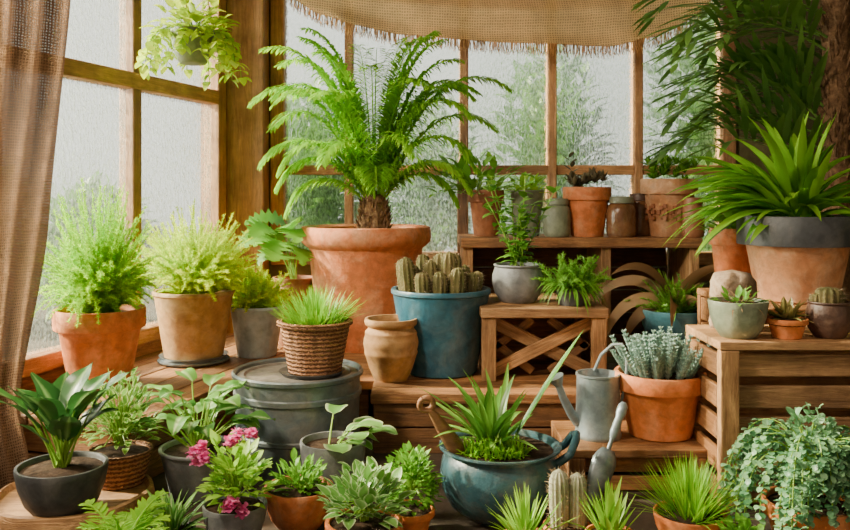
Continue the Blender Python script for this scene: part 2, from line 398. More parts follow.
def cactus(root,x,y,z,r,h,mat,sp,ribs=9,lean=(0,0),name='stem'):
    mb=MB(); pr=[]
    for i in range(15):
        t=i/14; rr=r*(.82+.18*math.sin(min(t*1.6,1)*PI/2)) if t<.75 else r*math.sqrt(max(0,1-((t-.75)/.25)**2))
        pr.append((max(rr,0) if i<14 else 0,t*h))
    lathe(mb,pr,ribs*4,mod=lambda a,zz:1+.13*math.cos(ribs*a))
    mb.v=[(x+a+lean[0]*c,y+b+lean[1]*c,z+c) for a,b,c in mb.v]
    mb.build(name,mat,root,sharp=0)
    for k in range(ribs):
        a=2*PI*k/ribs; nn=max(4,int(h/.012))
        for j in range(nn):
            t=(j+.5)/nn; rr=r*1.1*(1 if t<.75 else math.sqrt(max(0,1-((t-.75)/.25)**2))); zz=t*h
            p=V((x+math.cos(a)*rr+lean[0]*zz,y+math.sin(a)*rr+lean[1]*zz,z+zz))
            for m in range(3): needle(sp,p,(sph(a,U(-.4,.8))+V((U(-.5,.5),U(-.5,.5),U(-.3,.3)))).normalized(),U(.008,.015),.0012,U(0,1))

# ------------------------------------------------------------------ SETTING
u=V((-.3,-1,0)).normalized(); no=V((-1,.3,0)).normalized(); O=V((-.91,4.3,0))
def lbox(mb,s0,s1,t0,t1,z0,z1):
    c=O+u*((s0+s1)/2)+no*((t0+t1)/2)+V((0,0,(z0+z1)/2)); obox(mb,c,(u,no,UP),(abs(s1-s0)/2,abs(t1-t0)/2,abs(z1-z0)/2))
def sD(D): return (4.3-D)*1.044
mb=MB(); box(mb,-5,5,.6,10,-.05,0); struct(mb.build('floor',FLOORM,None,False))
mb=MB(); lbox(mb,-.1,2.9,.0,.12,0,.25); lbox(mb,-.1,2.9,0,.12,2.1,2.35); lbox(mb,-.1,.22,.0,.12,.25,2.1); lbox(mb,2.3,2.9,0,.12,.25,2.1); struct(mb.build('wall_left',W_MID,None,False))
XW0=PX(272,4.3); XW1=PX(735,4.3)
mb=MB(); box(mb,-.9,XW1,4.3,4.42,0,.5); box(mb,XW1,2.75,4.3,4.42,0,2.35); box(mb,-.9,XW1,4.3,4.42,2.1,2.35); box(mb,-.9,XW0,4.3,4.42,.5,2.1); struct(mb.build('wall_back',PLASTER,None,False))
mb=MB(); box(mb,2.75,2.85,1.4,4.42,0,2.35); struct(mb.build('wall_right',PLASTER,None,False))
mb=MB(); box(mb,-2.0,2.85,1.5,4.42,2.35,2.42); struct(mb.build('ceiling',W_DARK,None,False))
mb=MB(); box(mb,PX(224,4.2),PX(266,4.2),4.13,4.29,0,2.35); struct(mb.build('trim_1',W_WIN,None,False,bevel=.008))
# left window
w1=bpy.data.objects.new('window_1',None); C.objects.link(w1); w1.location=O+V((0,0,.25)); struct(w1)
mb=MB(); s0,s1=.22,2.3
lbox(mb,s0,s1,-.03,.06,.25,.31); lbox(mb,s0,s1,-.01,.06,2.04,2.1)
lbox(mb,s0,s0+.07,-.02,.06,.31,2.04); lbox(mb,s1-.07,s1,-.02,.06,.31,2.04)
SM=[sD(3.43),sD(2.72)]
for s in SM: lbox(mb,s-.028,s+.028,-.015,.055,.31,2.04)
lbox(mb,s0+.07,s1-.07,-.022,.055,1.28,1.345)
mb.build('frame',W_WIN,w1,False,True,.006)
ss=[s0+.07,SM[0]-.028,SM[0]+.028,SM[1]-.028,SM[1]+.028,s1-.07]
def pane(pts,parent):
    mb=MB(); mb.add(pts,[(0,1,2,3)]); mb.build('pane',GLASS,parent,False,True)
for i in range(0,6,2):
    for z0,z1 in((.31,1.28),(1.345,2.04)):
        a=O+u*ss[i]+no*.022; b=O+u*ss[i+1]+no*.022
        pane([a+UP*z0,b+UP*z0,b+UP*z1,a+UP*z1],w1)
# back window
w2=bpy.data.objects.new('window_2',None); C.objects.link(w2); w2.location=(XW0,4.3,.5); struct(w2)
mb=MB(); box(mb,XW0,XW1,4.26,4.38,.5,.56); box(mb,XW0,XW1,4.28,4.38,2.04,2.1)
vx=[PX(p,4.3) for p in(278,349,464,552,638,728)]
for i,x in enumerate(vx):
    hw=.034 if i in(0,5) else .021
    box(mb,x-hw,x+hw,4.275,4.37,.56,2.04)
zr=PZ(170,4.3)
for a,b,i in zip(vx,vx[1:],range(5)): box(mb,a+.034 if i==0 else a+.021,b-.034 if i==4 else b-.021,4.285,4.365,zr-.024,zr+.024)
mb.build('frame',W_WIN,w2,False,True,.005)
for a,b in zip(vx,vx[1:]):
    for z0,z1 in((.56,zr-.024),(zr+.024,2.04)):
        pane([(b-.02,4.323,z0),(a+.02,4.323,z0),(a+.02,4.323,z1),(b-.02,4.323,z1)],w2)

# ------------------------------------------------------------------ garden outside
for i,(x,y,rx,rz,lab) in enumerate([(1.80,5.2,.48,1.3,'tallest garden shrub, blurred through the right panes of the back window'),(.86,5.8,.42,1.05,'wide tall garden shrub, blurred through the centre panes of the back window'),(.05,7.3,.55,.95,'far low garden shrub, blurred left of the centre panes'),(-.75,5.6,.42,.85,'rounded garden shrub, blurred behind the big feather palm'),(-1.85,4.8,.32,.36,'low garden shrub, blurred behind the lime fern through the left window'),(-2.95,5.5,.38,.5,'garden shrub nearest the burlap curtain, blurred through the left window')]):
    r=thing('garden_shrub',lab,'shrub',(x,y,0),'shrubs outside the windows')
    bush(r,(0,0,.35+rz*.4),rx,rz,1200,.15,.10,LF_OUT,el=(-.7,1.5),every=14,inner=.15,seg=3,droop=.8,stem=TWIG)
    mb=MB(); tube(mb,[(0,0,0),(.02,0,.4),(0,.02,.6+rz*.3)],[.04,.035,.02],8); mb.build('trunk',TWIG,r)

# ------------------------------------------------------------------ STAGING
led=thing('plank_ledge','brown plank ledge running along under the left window','ledge',O+u*1.0-no*.3)
mb=MB()
for k in range(5): lbox(mb,.27,1.77,-.6+k*.12,-.6+k*.12+.114,.17,.2)
mb.build('top',W_MID,led,False,True,.004)
mb=MB(); lbox(mb,.28,1.76,-.58,-.56,.09,.168); lbox(mb,.28,1.76,-.58,-.56,0,.082); lbox(mb,1.74,1.76,-.555,-.01,.09,.168); lbox(mb,1.74,1.76,-.555,-.01,0,.082)
mb.build('side_panel',W_MID,led,False,True,.004)
be=thing('plank_bench','low brown plank bench under the large terracotta pot and blue pot','bench',(.2,3.4,0))
mb=MB(); D=2.8
while D<4.05:
    e=D+.1
    xl=-.18 if e<=3.01 else -1.562+.3*(e+.005); xr=.68 if D<3.58 else 1.25
    box(mb,xl,xr,D,e-.005,.168,.2); D=e
mb.build('top',W_MID,be,False,True,.003)
mb=MB(); box(mb,-.17,.67,2.815,2.84,.088,.165); box(mb,-.17,.67,2.815,2.84,0,.082)
box(mb,-.63,-.2,3.015,3.035,0,.165); mb.build('front_panel',W_MID,be,False,True,.003)
for x,y in((-.15,2.87),(.63,2.87),(.63,3.9),(-.2,3.9),(1.2,3.65),(1.2,3.95)):
    mb=MB(); box(mb,x-.025,x+.025,y-.02,y+.025,0,.167); mb.build('leg',W_DARK,be,False,True)

# lattice crate
x0,x1=PX(482,2.98),PX(607,2.98); zt=.459; zb=.2
cr=thing('lattice_crate','open wooden crate with long crossed boards inside, under the small grey pot','crate',((x0+x1)/2,3.2,zb))
mb=MB()
for k in range(4): box(mb,x0-.005,x1+.005,2.97+k*.115,2.97+k*.115+.111,zt-.034,zt)
mb.build('top',W_LIGHT,cr,False,True,.004)
for xa in(x0,x1-.05):
    mb=MB(); box(mb,xa,xa+.05,2.98,3.02,zb,zt-.035); mb.build('corner_post',W_LIGHT,cr,False,True,.004)
    mb=MB(); box(mb,xa,xa+.05,3.37,3.41,zb,zt-.035); mb.build('corner_post',W_LIGHT,cr,False,True,.004)
for xa in(x0+.006,x1-.022):
    mb=MB()
    for k in range(3): box(mb,xa,xa+.016,3.022,3.368,zb+.005+k*.076,zb+.005+k*.076+.07)
    mb.build('side_panel',W_MID,cr,False,True,.002)
mb=MB(); box(mb,x0+.05,x1-.05,3.385,3.4,zb,zt-.036); mb.build('back_panel',W_MID,cr,False,True)
xa,xb,za,zc=x0+.03,x1-.03,zb+.018,zt-.052
for (a0,a1,yy) in(((xa,za),(xb,zc),3.045),((xa,zc),(xb,za),3.058)):
    mb=MB(); bar(mb,(a0[0],yy,a0[1]),(a1[0],yy,a1[1]),.046,.011); mb.build('cross_board',W_LIGHT,cr,False,True,.003)
xm,zm=(xa+xb)/2,(za+zc)/2
mb=MB()
for p,q in(((xa+.02,zm+.01),(xm-.03,za)),((xa+.02,zm-.01),(xm-.03,zc)),((xm+.03,zc),(xb-.02,zm-.01)),((xm+.03,za),(xb-.02,zm+.01))):
    bar(mb,(p[0],3.075,p[1]),(q[0],3.075,q[1]),.03,.01)
mb.build('lattice',W_MID,cr,False,True,.003)

# back shelf
sx0,sx1=PX(461,3.6),PX(703,3.6); szt=.671
sh=thing('wooden_shelf_unit','brown open shelf unit below the back window under small pots and jars','shelf',((sx0+sx1)/2,3.8,.2))
mb=MB(); box(mb,sx0,sx1,3.6,3.78,szt-.042,szt); box(mb,sx0,sx1,3.785,3.98,szt-.042,szt); mb.build('top_board',W_MID,sh,False,True,.004)
for xa_ in(sx0+.01,PX(606,3.62)-.02,sx1-.05):
    mb=MB(); box(mb,xa_,xa_+.042,3.62,3.96,.2,szt-.043); mb.build('upright',W_LIGHT,sh,False,True,.003)
mb=MB()
for k in range(4): box(mb,sx0+.06,sx1-.06,3.94,3.955,.205+k*.106,.305+k*.106)
mb.build('back_panel',W_DARK,sh,False,True)
mb=MB(); box(mb,sx0,sx0+.045,3.985,4.03,.2,szt+.28); mb.build('upright',W_MID,sh,False,True,.003)

def slatcrate(name,label,xa,xb,ya,yb,z0,z1,mat,nsl,post=.05,dark=W_MID,top=True,gap=.012):
    r=thing(name,label,'crate',((xa+xb)/2,(ya+yb)/2,z0))
    tt=.024; hs=(z1-z0-(tt if top else 0)); st=hs/nsl
    for px_ in(xa,xb-post):
        for py_ in(ya,yb-.03):
            m=MB(); box(m,px_,px_+post,py_,py_+.03,z0,z1-(tt if top else 0)); m.build('corner_post',mat,r,False,True,.004)
    for nm,yy in(('front_panel',ya+.031),('back_panel',yb-.047)):
        m=MB()
        for k in range(nsl): box(m,xa+.004,xb-.004,yy,yy+.015,z0+k*st+gap*.4,z0+(k+1)*st-gap*.6)
        m.build(nm,mat,r,False,True,.003)
    for xx in(xa+.004,xb-.018):
        m=MB()
        for k in range(nsl): box(m,xx,xx+.014,ya+.048,yb-.049,z0+k*st+gap*.4,z0+(k+1)*st-gap*.6)
        m.build('side_panel',dark,r,False,True,.003)
    if top:
        m=MB(); nb=max(2,int((yb-ya)/.1)); w=(yb-ya)/nb
        for k in range(nb): box(m,xa-.002,xb+.002,ya+k*w,ya+(k+1)*w-.004,z1-tt+.001,z1)
        m.build('top_board',mat,r,False,True,.003)
    return r
q0=slatcrate('wooden_crate','pale rustic slatted crate at the right edge with small pots on top',.80,1.36,2.3,2.61,0,.46,W_LIGHT,5,.052,gap=.026)
q1=slatcrate('wooden_crate','taller brown crate behind the right slatted crate carrying the two-tone palm pot',1.04,1.55,2.66,3.25,0,.5,W_MID,5)
q2=slatcrate('wooden_crate','low brown crate under the watering can and silvery succulent',PX(568,2.42),PX(707,2.42),2.42,2.74,0,.131,W_MID,2)
q3=slatcrate('wooden_crate','dark crate in the gap under the teal pot of curled leaves',.86,1.14,3.28,3.56,0,.24,W_DARK,3)

# tray
mb=MB(); lathe(mb,[(0,0),(.19,0),(.2,.01),(.205,.05),(.2,.075),(.19,.078),(.182,.062),(0,.06)],56,mod=lambda a,z:1+.012*math.sin(5*a)+.01*math.sin(9*a+1))
o=mb.build('wooden_tray',W_LIGHT); o.location=(-.93,2.25,0); tag(o,'round rimmed wooden tray on the floor in the lower left corner','tray')

# zinc tub
tr=thing('metal_tub','large blue-grey weathered metal tub with lid under the wicker basket plant','tub',(PX(298,2.72),2.72,0))
mb=MB(); lathe(mb,[(0,0),(.185,0),(.19,.006),(.193,.1),(.198,.104),(.198,.114),(.194,.118),(.197,.22),(.203,.224),(.203,.238),(.198,.242),(.199,.28),(.207,.285),(.209,.296),(.203,.301),(.196,.296),(.194,.28),(0,.27)],64); mb.build('body',ZINC,tr)
mb=MB(); lathe(mb,[(.192,.281),(.192,.287),(.17,.29),(.165,.284),(0,.284)],56); mb.build('lid',clay('worn_lid',(.10,.09,.08),(.24,.21,.18),(.36,.3,.22),.5,.6),tr)

# ------------------------------------------------------------------ LEFT LEDGE PLANTS
saucer('pale clay saucer under the left feathery fern',100,2.95,.2,74,T3,.016)
r,R,h,zs=potted('potted_fern','leftmost feathery green fern in an orange terracotta pot by the curtain','plant',100,2.95,.208,88,308,'classic',T2,'feathery ferns on the left ledge')
feathery(r,zs,.19,.47,LF_FERN,500,per=24,nw=.0028,nl=(.014,.032))
saucer('two-tier grey metal saucer under the tan pot of the lime fern',194,3.34,.2,70,ZINC,.03,2)
r,R,h,zs=potted('potted_fern','lime green feathery fern in a tan clay pot on a grey metal saucer','plant',194,3.34,.222,80,290,'taper',TAN,'feathery ferns on the left ledge')
feathery(r,zs,.22,.38,LF_LIME,500,(.3,0),per=24,nw=.003,nl=(.014,.032))
r,R,h,zs=potted('potted_grass','light green frothy plant in a small pale grey-blue pot beside the metal tub','plant',257,3.47,.2,54,305,'taper',GBLUE)
feathery(r,zs,.12,.22,LF_LIME,190,per=16)
r,R,h,zs=potted('potted_monstera','split-leaf green plant in a brown clay pot near the window corner post','plant',294,3.72,.2,46,277,'belly',T4)
bigleaf(r,zs,13,.27,.19,.22,LF_MID,(1.05,1.5),1.5,slit,.01,.1,azs=[PI,PI*.95,PI*1.2,PI*1.1,PI*1.35,PI*1.25,PI*1.45,-1.4,PI*1.5,PI*1.05,PI*1.3,PI*1.6,PI*1.4],lift=-.35,seg=15,roll=.5)

# big palm
r,R,h,zs=potted('potted_palm','large bright green feather palm in the biggest terracotta pot at the centre','plant',366,3.7,.2,130,226,'big',T1,n=64)
mb=MB(); lathe(mb,[(.072,zs-.01),(.068,zs+.05),(.055,zs+.12),(.04,zs+.17),(0,zs+.19)],24,cx=.035,mod=lambda a,z:1+.08*math.sin(7*a+z*90))
for i in range(200):
    a=U(0,2*PI); zz=zs+U(0,.15); rr=.072-.028*(zz-zs)/.18
    needle(mb,V((.035+rr*math.cos(a),rr*math.sin(a),zz)),sph(a,U(.9,1.4)),.04,.012,U(0,1))
mb.build('trunk',FIBRE,r)
base=V((.035,0,zs+.14))
FR=[(PI-.1,1.2,.98,2.5),(PI+.3,1.28,.98,2.2),(PI-.5,1.1,.88,2.3),(-.1,1.15,1.0,2.2),(.25,1.05,.94,2.1),(-.3,1.25,.95,2.4),(0.1,1.36,.92,2.4),(PI,.95,.75,2.3),(PI+.4,.85,.68,2.4),(.3,.85,.72,2.4),(-.35,.8,.64,2.3),
 (PI/2,1.35,.85,1.8),(-PI/2,1.37,.85,2.7),(-PI/2+.6,1.28,.85,2.5),(-PI/2-.6,1.28,.85,2.5),(PI-.2,1.42,.93,2.3),(.2,1.44,.93,2.3),(-1.1,1.1,.68,2.7),(-2.1,1.1,.68,2.7),(PI/2+.5,1.2,.82,2.2),(PI/2-.5,1.2,.82,2.2),(-1.5,.95,.54,2.6),
 (PI-.3,1.34,.95,2.6),(PI+.1,1.4,.95,2.2),(-.2,1.42,.92,2.4),(.0,.7,.56,2.4),(PI+.15,.7,.56,2.5),(-2.6,1.22,.84,2.6),(-.55,1.18,.86,2.6),(2.6,1.27,.9,2.5),(.5,1.27,.92,2.4),
 (-2.0,1.33,.78,2.7),(-1.0,1.34,.78,2.7),(PI+.5,1.0,.72,2.7),(-.4,1.0,.76,2.7),(2.9,1.44,.97,2.6),(-.1,1.46,.96,2.6),(-2.4,1.42,.9,2.6),(-.8,1.43,.9,2.6),(1.9,1.42,.9,2.0),(1.1,1.42,.9,2.1),(PI,1.3,.85,2.8),(0,1.3,.85,2.8)]
for az,el,L,dr in FR:
    frond(r,base+V((math.cos(az)*.03,math.sin(az)*.03,U(-.02,.02))),sph(az,el),L*U(.88,.98),dr*1.06,80,.125,.0105,LF_PALM,.5,ldroop=1.3,fan=.55,up=.2,xsc=.80)

# urn + blue cactus pot
r,R,h,zs=potted('clay_urn','pale tan ribbed clay urn with dry soil beside the blue cactus pot','urn',391,3.02,.2,55,318,'urn',TAN,n=60,mod=lambda a,z:1+.006*math.sin(z*260))
r,R,h,zs=potted('potted_cactus','clump of brown-green finger cacti in a wide petrol blue pot','plant',441,3.15,.2,100,288,'taper',BLUE)
sp=MB()
for i,(x,y) in enumerate([(-.115,-.045),(-.065,-.09),(-.005,-.1),(.055,-.09),(.105,-.05),(-.095,.025),(-.035,-.03),(.025,-.035),(.08,.02),(-.06,.075),(.0,.035),(.045,.07),(-.01,.11),(-.13,.015),(.125,.0)]):
    cactus(r,x,y,zs-.01,.025*U(.85,1.12),U(.15,.215)-abs(x)*.45-(.035 if y<-.07 else 0),CACT,sp,9,(x*.8,y*.5))
sp.build('spines',SPINE,r,False)

# basket on tub
saucer('thin dark saucer between the metal tub and the wicker basket',312,2.72,.284,66,DGREY,.014)
r,R,h,zs=potted('potted_grass','bright green grass tuft in a brown wicker basket on the metal tub','plant',315,2.72,.291,72,320,'taper',WICKER,n=64,mod=lambda a,z:1+.018*math.sin(a*24+z*200))
grass(r,zs,.13,.085,LF_GRASS,420,.006,(.5,1.5),(.2,.9))
mb=MB(); lathe(mb,[(.98*R,h*.9),(1.05*R,h*.93),(1.05*R,h*.99),(.98*R,h*1.01),(.93*R,h*.97),(.95*R,h*.91)],64,mod=lambda a,z:1+.015*math.sin(a*30)); mb.build('rim_braid',WICKER,r)

# ------------------------------------------------------------------ ON LATTICE CRATE
r,R,h,zs=potted('potted_herb','tall round-leaved green herb in a small grey pot on the lattice crate','plant',518,3.15,.459,52,264,'belly',GREY)
st=MB();lf=MB()
for i in range(10):
    ps,ds=path((U(-.02,.02),U(-.02,.02),zs),sph(U(0,2*PI),U(1.1,1.5)),U(.18,.36),.35,8); tube(st,ps,.0022,5,U(0,1),False)
    for k in range(1,9):
        for m in range(2): blade(lf,ps[k],sph(U(0,2*PI),U(-.1,.8)),U(.04,.065),U(.03,.045),.8,5,ovate,.2)
st.build('stems',STEM,r); lf.build('foliage',LF_MID,r)
r,R,h,zs=potted('potted_herb','feathery trailing herb in a tiny dark pot on the lattice crate','plant',572,3.06,.459,34,288,'taper',DGREY)
feathery(r,zs,.11,.16,LF_MID,90)
mb=MB()
for i in range(150):
    az=U(0,2*PI); blade(mb,(math.cos(az)*R*.5,math.sin(az)*R*.5,zs),sph(az,U(.1,1.1)),U(.08,.15),.008,U(1.4,3),6,strap,.1)
mb.build('trailing_leaves',LF_MID,r)

# ------------------------------------------------------------------ BACK SHELF ROW
GS='small pots on the back shelf'; GJ='jars on the back shelf'
r,R,h,zs=potted('potted_herb','brown clay pot with leafy sprigs at the left end of the back shelf','plant',486,3.78,szt,36,190,'classic',T4,GS)
bush(r,(-.05,0,zs),.22,.18,110,.07,.035,LF_MID,(.0,1.4),every=3,inner=.35)
r,R,h,zs=potted('potted_herb','dark green glazed pot with small leaves second from the left on the back shelf','plant',527,3.78,szt,34,190,'taper',STONE,GS)
bush(r,(0,0,zs),.09,.09,60,.05,.03,LF_LIGHT,(.0,1.4),inner=.3)
def jar(label,px,D,w,topy,mat,lid,knob=False):
    R=w*D/F/2; h=PZ(topy,D)-szt
    r=thing('storage_jar',label,'jar',(PX(px,D),D,szt),GJ)
    m=MB(); lathe(m,[(0,0),(R*.86,0),(R*.95,.006),(R,h*.12),(R,h*.62),(R*.9,h*.74),(R*.74,h*.8),(R*.74,h*.85),(0,h*.85)],36); m.build('body',mat,r)
    m=MB(); pr=[(R*.75,h*.8),(R*.86,h*.81),(R*.86,h*.93),(R*.8,h*.96),(R*.2,h*.97),(0,h*.97)]
    lathe(m,pr,36); m.build('lid',lid,r); return r
jar('rounded grey-green stoneware jar left of the purple succulent pot on the shelf',557,3.72,27,197,STONE,STONE)
r,R,h,zs=potted('potted_succulent','purple-brown succulent in an orange terracotta pot at the middle of the back shelf','plant',587,3.75,szt,48,187,'classic',T1,GS)
mb=MB()
for i in range(13):
    c=V((U(-.08,.08),U(-.05,.05),zs+U(.0,.06)))
    for k in range(16): blade(mb,c,sph(k*2.4,U(.2,1.4)),U(.035,.06),.018,-.4,4,lance,.4)
for k in range(9):
    blade(mb,(-.07+U(-.01,.01),0,zs+.04+.014*k),sph(k*2.2,.5),.045,.022,-.3,4,lance,.4)
mb.build('rosettes',LF_PURP,r)
jar('squat amber-brown lidded jar right of the purple succulent pot on the shelf',621,3.70,29,195,AMBER,STONE)
jar('narrow amber-brown lidded jar beside the patterned terracotta pot on the shelf',640,3.80,24,192,AMBER,DBROWN)
r,R,h,zs=potted('potted_succulent','grey-green succulent in a pale patterned terracotta pot at the right of the back shelf','plant',669,3.76,szt,56,179,'classic',T3,GS)
mb=MB()
for i in range(22):
    c=V((U(-.1,.1),U(-.07,.07),zs+U(.0,.09)))
    for k in range(14): blade(mb,c,sph(k*2.4,U(.2,1.4)),U(.03,.06),.016,-.3,4,lance,.4)
mb.build('rosettes',LF_MID,r)
mb=MB()
for k in range(12):
    a=2*PI*k/12
    for m in range(6):
        b=2*PI*m/6; c=V((math.cos(a),math.sin(a),0))*R*.83+V((0,0,h*.43)); tn=V((-math.sin(a),math.cos(a),0))
        rr_=.019 if m%2 else .013
        q=c+tn*math.cos(b)*rr_+V((0,0,math.sin(b)*rr_*1.6))
        obox(mb,q,(tn,UP,V((math.cos(a),math.sin(a),0))),(.007,.009,.006))
mb.build('relief_pattern',T4,r)
jar('small rust-coloured jar at the right end of the back shelf',693,3.66,22,196,RUST,RUST)

# curled leaf plant
r,R,h,zs=potted('potted_aloe','curled strap-leaved plant in a teal pot behind the silvery succulent','plant',674,3.42,.24,66,309,'bowl',BTEAL)
mb=MB()
for az,el,L,dr in[(PI,.9,.42,3.4),(PI*.93,1.15,.44,3.0),(PI*1.1,1.3,.40,2.6),(0,1.0,.40,3.4),(.3,1.2,.40,2.8),(-.3,1.3,.36,2.4),(-1.2,1.0,.28,2.6),(-1.9,1.0,.30,2.8),(PI*1.05,.7,.3,3)]:
    blade(mb,(0,0,zs-.01),sph(az,el),L,.055,dr,14,strap,.25,roll=1.0)
mb.build('dry_leaves',LF_DRY,r)
feathery(r,zs,.13,.18,LF_MID,90)
grass(r,zs,.2,.04,LF_ALOE,50,.018,(.4,1.4),(.6,1.6),'leaves')

# ------------------------------------------------------------------ LOW CRATE
r,R,h,zs=potted('potted_succulent','silvery blue-green spiky succulent in a clean orange terracotta pot on the low crate','plant',660,2.58,.131,90,371,'classic',T2)
mb=MB();st=MB()
for i in range(85):
    az=U(0,2*PI); q=math.sqrt(U(0,1)); L=U(.09,.15)*(1-.15*q)
    ps,ds=path((math.cos(az)*q*R*.72,math.sin(az)*q*R*.72,zs),sph(az,1.53-q*.6),L,-.1,9); tube(st,ps,.0035,4,.4,False)
    for k in range(1,10):
        for m in range(9):
            blade(mb,ps[k],(sph(m*.7+k*.4,.3)+ds[k]*.9).normalized(),U(.016,.023)*(1.2-.05*k),.0095,-.5,2,lance,.4,1)
st.build('stems',LF_SILVER,r); mb.build('foliage',LF_SILVER,r)
can=thing('watering_can','grey galvanised watering can on the low crate left of the terracotta succulent pot','watering can',(PX(598,2.56),2.56,.131))
Rb=.068; hb=.19
mb=MB(); lathe(mb,[(0,0),(Rb,0),(Rb*1.03,.004),(Rb*1.03,.012),(Rb,.016),(Rb*.97,hb*.5),(Rb*.93,hb*.96),(Rb*.98,hb*.97),(Rb*.98,hb),(Rb*.9,hb),(Rb*.88,hb*.6),(0,hb*.5)],44); mb.build('body',GALV,can)
mb=MB(); tube(mb,[(-.062,-.01,.045),(-.085,-.015,.075),(-.108,-.02,.12),(-.125,-.025,.165)],[.017,.014,.012,.011],12); tube(mb,[(-.122,-.024,.158),(-.133,-.027,.185)],[.012,.026],16); mb.build('spout',GALV,can)
mb=MB(); tube(mb,[(.0,.055,.186),(.02,.05,.235),(.05,.03,.27),(.075,.01,.275),(.088,0,.24),(.085,0,.17),(.067,0,.09)],.005,8); mb.build('handle',GALV,can)
def trowel(name,label,tip,top,mat_b,mat_h,bw,frac=.5):
    tip=V(tip);top=V(top); r=thing(name,label,'trowel',tip); ax=(top-tip); L=ax.length; a=ax.normalized()
    s=a.cross(V((0,1,0))).normalized(); n=s.cross(a)
    m=MB(); vs=[];k=10
    for i in range(k+1):
        t=i/k; w=bw*(math.sin(PI*min(.5,t*.62+.03))**.8)*(1 if t<.85 else 1-.5*(t-.85)/.15)
        for j in range(7):
            uu=-1+j/3; vs.append(a*(t*L*frac)+s*(uu*w)+n*(-.35*w*(1-uu*uu)))
    fs=[(i*7+j,i*7+j+1,(i+1)*7+j+1,(i+1)*7+j) for i in range(k) for j in range(6)]
    m.add(vs,fs); ob=m.build('blade',mat_b,r); so=ob.modifiers.new('thick','SOLIDIFY'); so.thickness=.002
    m=MB(); tube(m,[a*(L*frac*.93),a*(L*(frac+.12))],[.006,.006],10); m.build('shank',mat_b,r)
    m=MB(); tube(m,[a*(L*(frac+.1)),a*(L*(frac+.16)),a*(L*(frac+.3)),a*(L*.9),a*(L*.97),a*L],[.009,.0135,.011,.015,.0135,.007],14); m.build('handle',mat_h,r)
    return r
trowel('garden_trowel','grey metal hand trowel leaning on the low crate below the watering can',(PX(588,2.31),2.31,.005),(PX(624,2.40),2.395,PZ(402,2.40)),GALV,GALV,.034,.55)

# ------------------------------------------------------------------ CAULDRON
r,R,h,zs=potted('potted_aloe','sword-leaved green plant in a large blue-grey pot with a side handle at the front','plant',500,2.28,0,122,444,'cauldron',TEAL,n=64)
sg=1
mb=MB(); tube(mb,[(sg*R*.88,-.05,h*.8),(sg*R*1.1,-.045,h*.92),(sg*R*1.22,-.025,h*1.1),(sg*R*1.25,0,h*1.14),(sg*R*1.22,.025,h*1.1),(sg*R*1.1,.045,h*.92),(sg*R*.88,.05,h*.8)],.011,10); mb.build('handle',TEAL,r)
mb=MB()
for i in range(44):
    az=U(0,2*PI); el=U(.45,1.45); blade(mb,(-.02+U(-.02,.02),U(-.02,.02),zs),sph(az,el),U(.15,.26),.021,U(.2,1.2),8,lance,.3)
blade(mb,(.03,.03,zs),sph(.35,.95),.38,.026,.1,8,lance,.3,tint=.0)
mb.build('leaves',LF_ALOE,r)
r2=MB()
for i in range(480):
    az=U(0,2*PI);q=math.sqrt(U(0,1))*.085; blade(r2,(-.02+math.cos(az)*q,-.05+math.sin(az)*q*.7,zs+.02*(1-q/.085)),sph(U(0,6.3),U(.3,1.4)),U(.02,.05),.006,.8,3,lance,.1)
r2.build('ground_cover',LF_GRASS,r)
tip=V((PX(466,2.26),2.26,zs-.03)); top=V((PX(427,2.19),2.19,PZ(405,2.19)))
sc=thing('wooden_scoop','brown wooden scoop with a ring end standing in the left side of the blue-grey pot','scoop',tip)
ax=top-tip; L=ax.length; a=ax.normalized()
mb=MB(); tube(mb,[a*0,a*L*.12,a*L*.35,a*L*.6,a*L*.8,a*L*.93],[.012,.021,.0225,.018,.012,.009],18); mb.build('body',W_HAND,sc)
s=a.cross(V((0,1,0))).normalized(); cc=a*(L*.93+.018)
mb=MB(); tube(mb,[cc+(a*math.cos(2*PI*k/20)+s*math.sin(2*PI*k/20))*.018 for k in range(21)],.0075,10,cap=False); mb.build('ring',W_HAND,sc)

# ------------------------------------------------------------------ RIGHT CRATE TOP
r,R,h,zs=potted('potted_grass','small dry tuft in a grey-green glazed bowl at the left end of the right crate','plant',738,2.385,.46,58,300,'bowl',STONE)
grass(r,zs,.07,.04,LF_DRY,50,.005,(.1,1.0),(.4,1.6)); bush(r,(0,0,zs),.06,.03,24,.035,.02,LF_MID,(.1,1.4),inner=.4)
r,R,h,zs=potted('potted_succulent','reddish-green rosette in a tiny orange terracotta pot on the right crate','plant',787,2.37,.46,40,318,'classic',T2)
mb=MB()
for k in range(34): blade(mb,(U(-.012,.012),U(-.012,.012),zs),sph(k*2.4,U(.15,1.3)),U(.045,.085),.018,U(-.3,.6),5,lance,.4)
mb.build('rosette',LF_RED,r)
r,R,h,zs=potted('potted_cactus','small round cactus in a dark brown pot at the right end of the right crate','plant',829,2.38,.46,44,301,'belly',DBROWN)
sp=MB(); cactus(r,0,0,zs-.01,.032,.06,CACT,sp,11); cactus(r,.03,.015,zs-.01,.02,.045,CACT,sp,9); cactus(r,-.028,.012,zs-.01,.018,.04,CACT,sp,9); sp.build('spines',SPINE,r,False)
mb=MB(); lathe(mb,[(0,0),(.056,.0),(.063,.02),(.056,.06),(.064,.1),(.06,.14),(.05,.165),(0,.175)],40,mod=lambda a,z:1+.10*math.sin(3*a+z*25)+.07*math.sin(7*a-z*60)+.04*math.sin(13*a+z*90))
o=mb.build('bark_lump',BARK,sharp=0); o.location=(PX(732,2.53),2.53,.46); tag(o,'rough weathered lump of bark standing behind the grey-green bowl','bark')

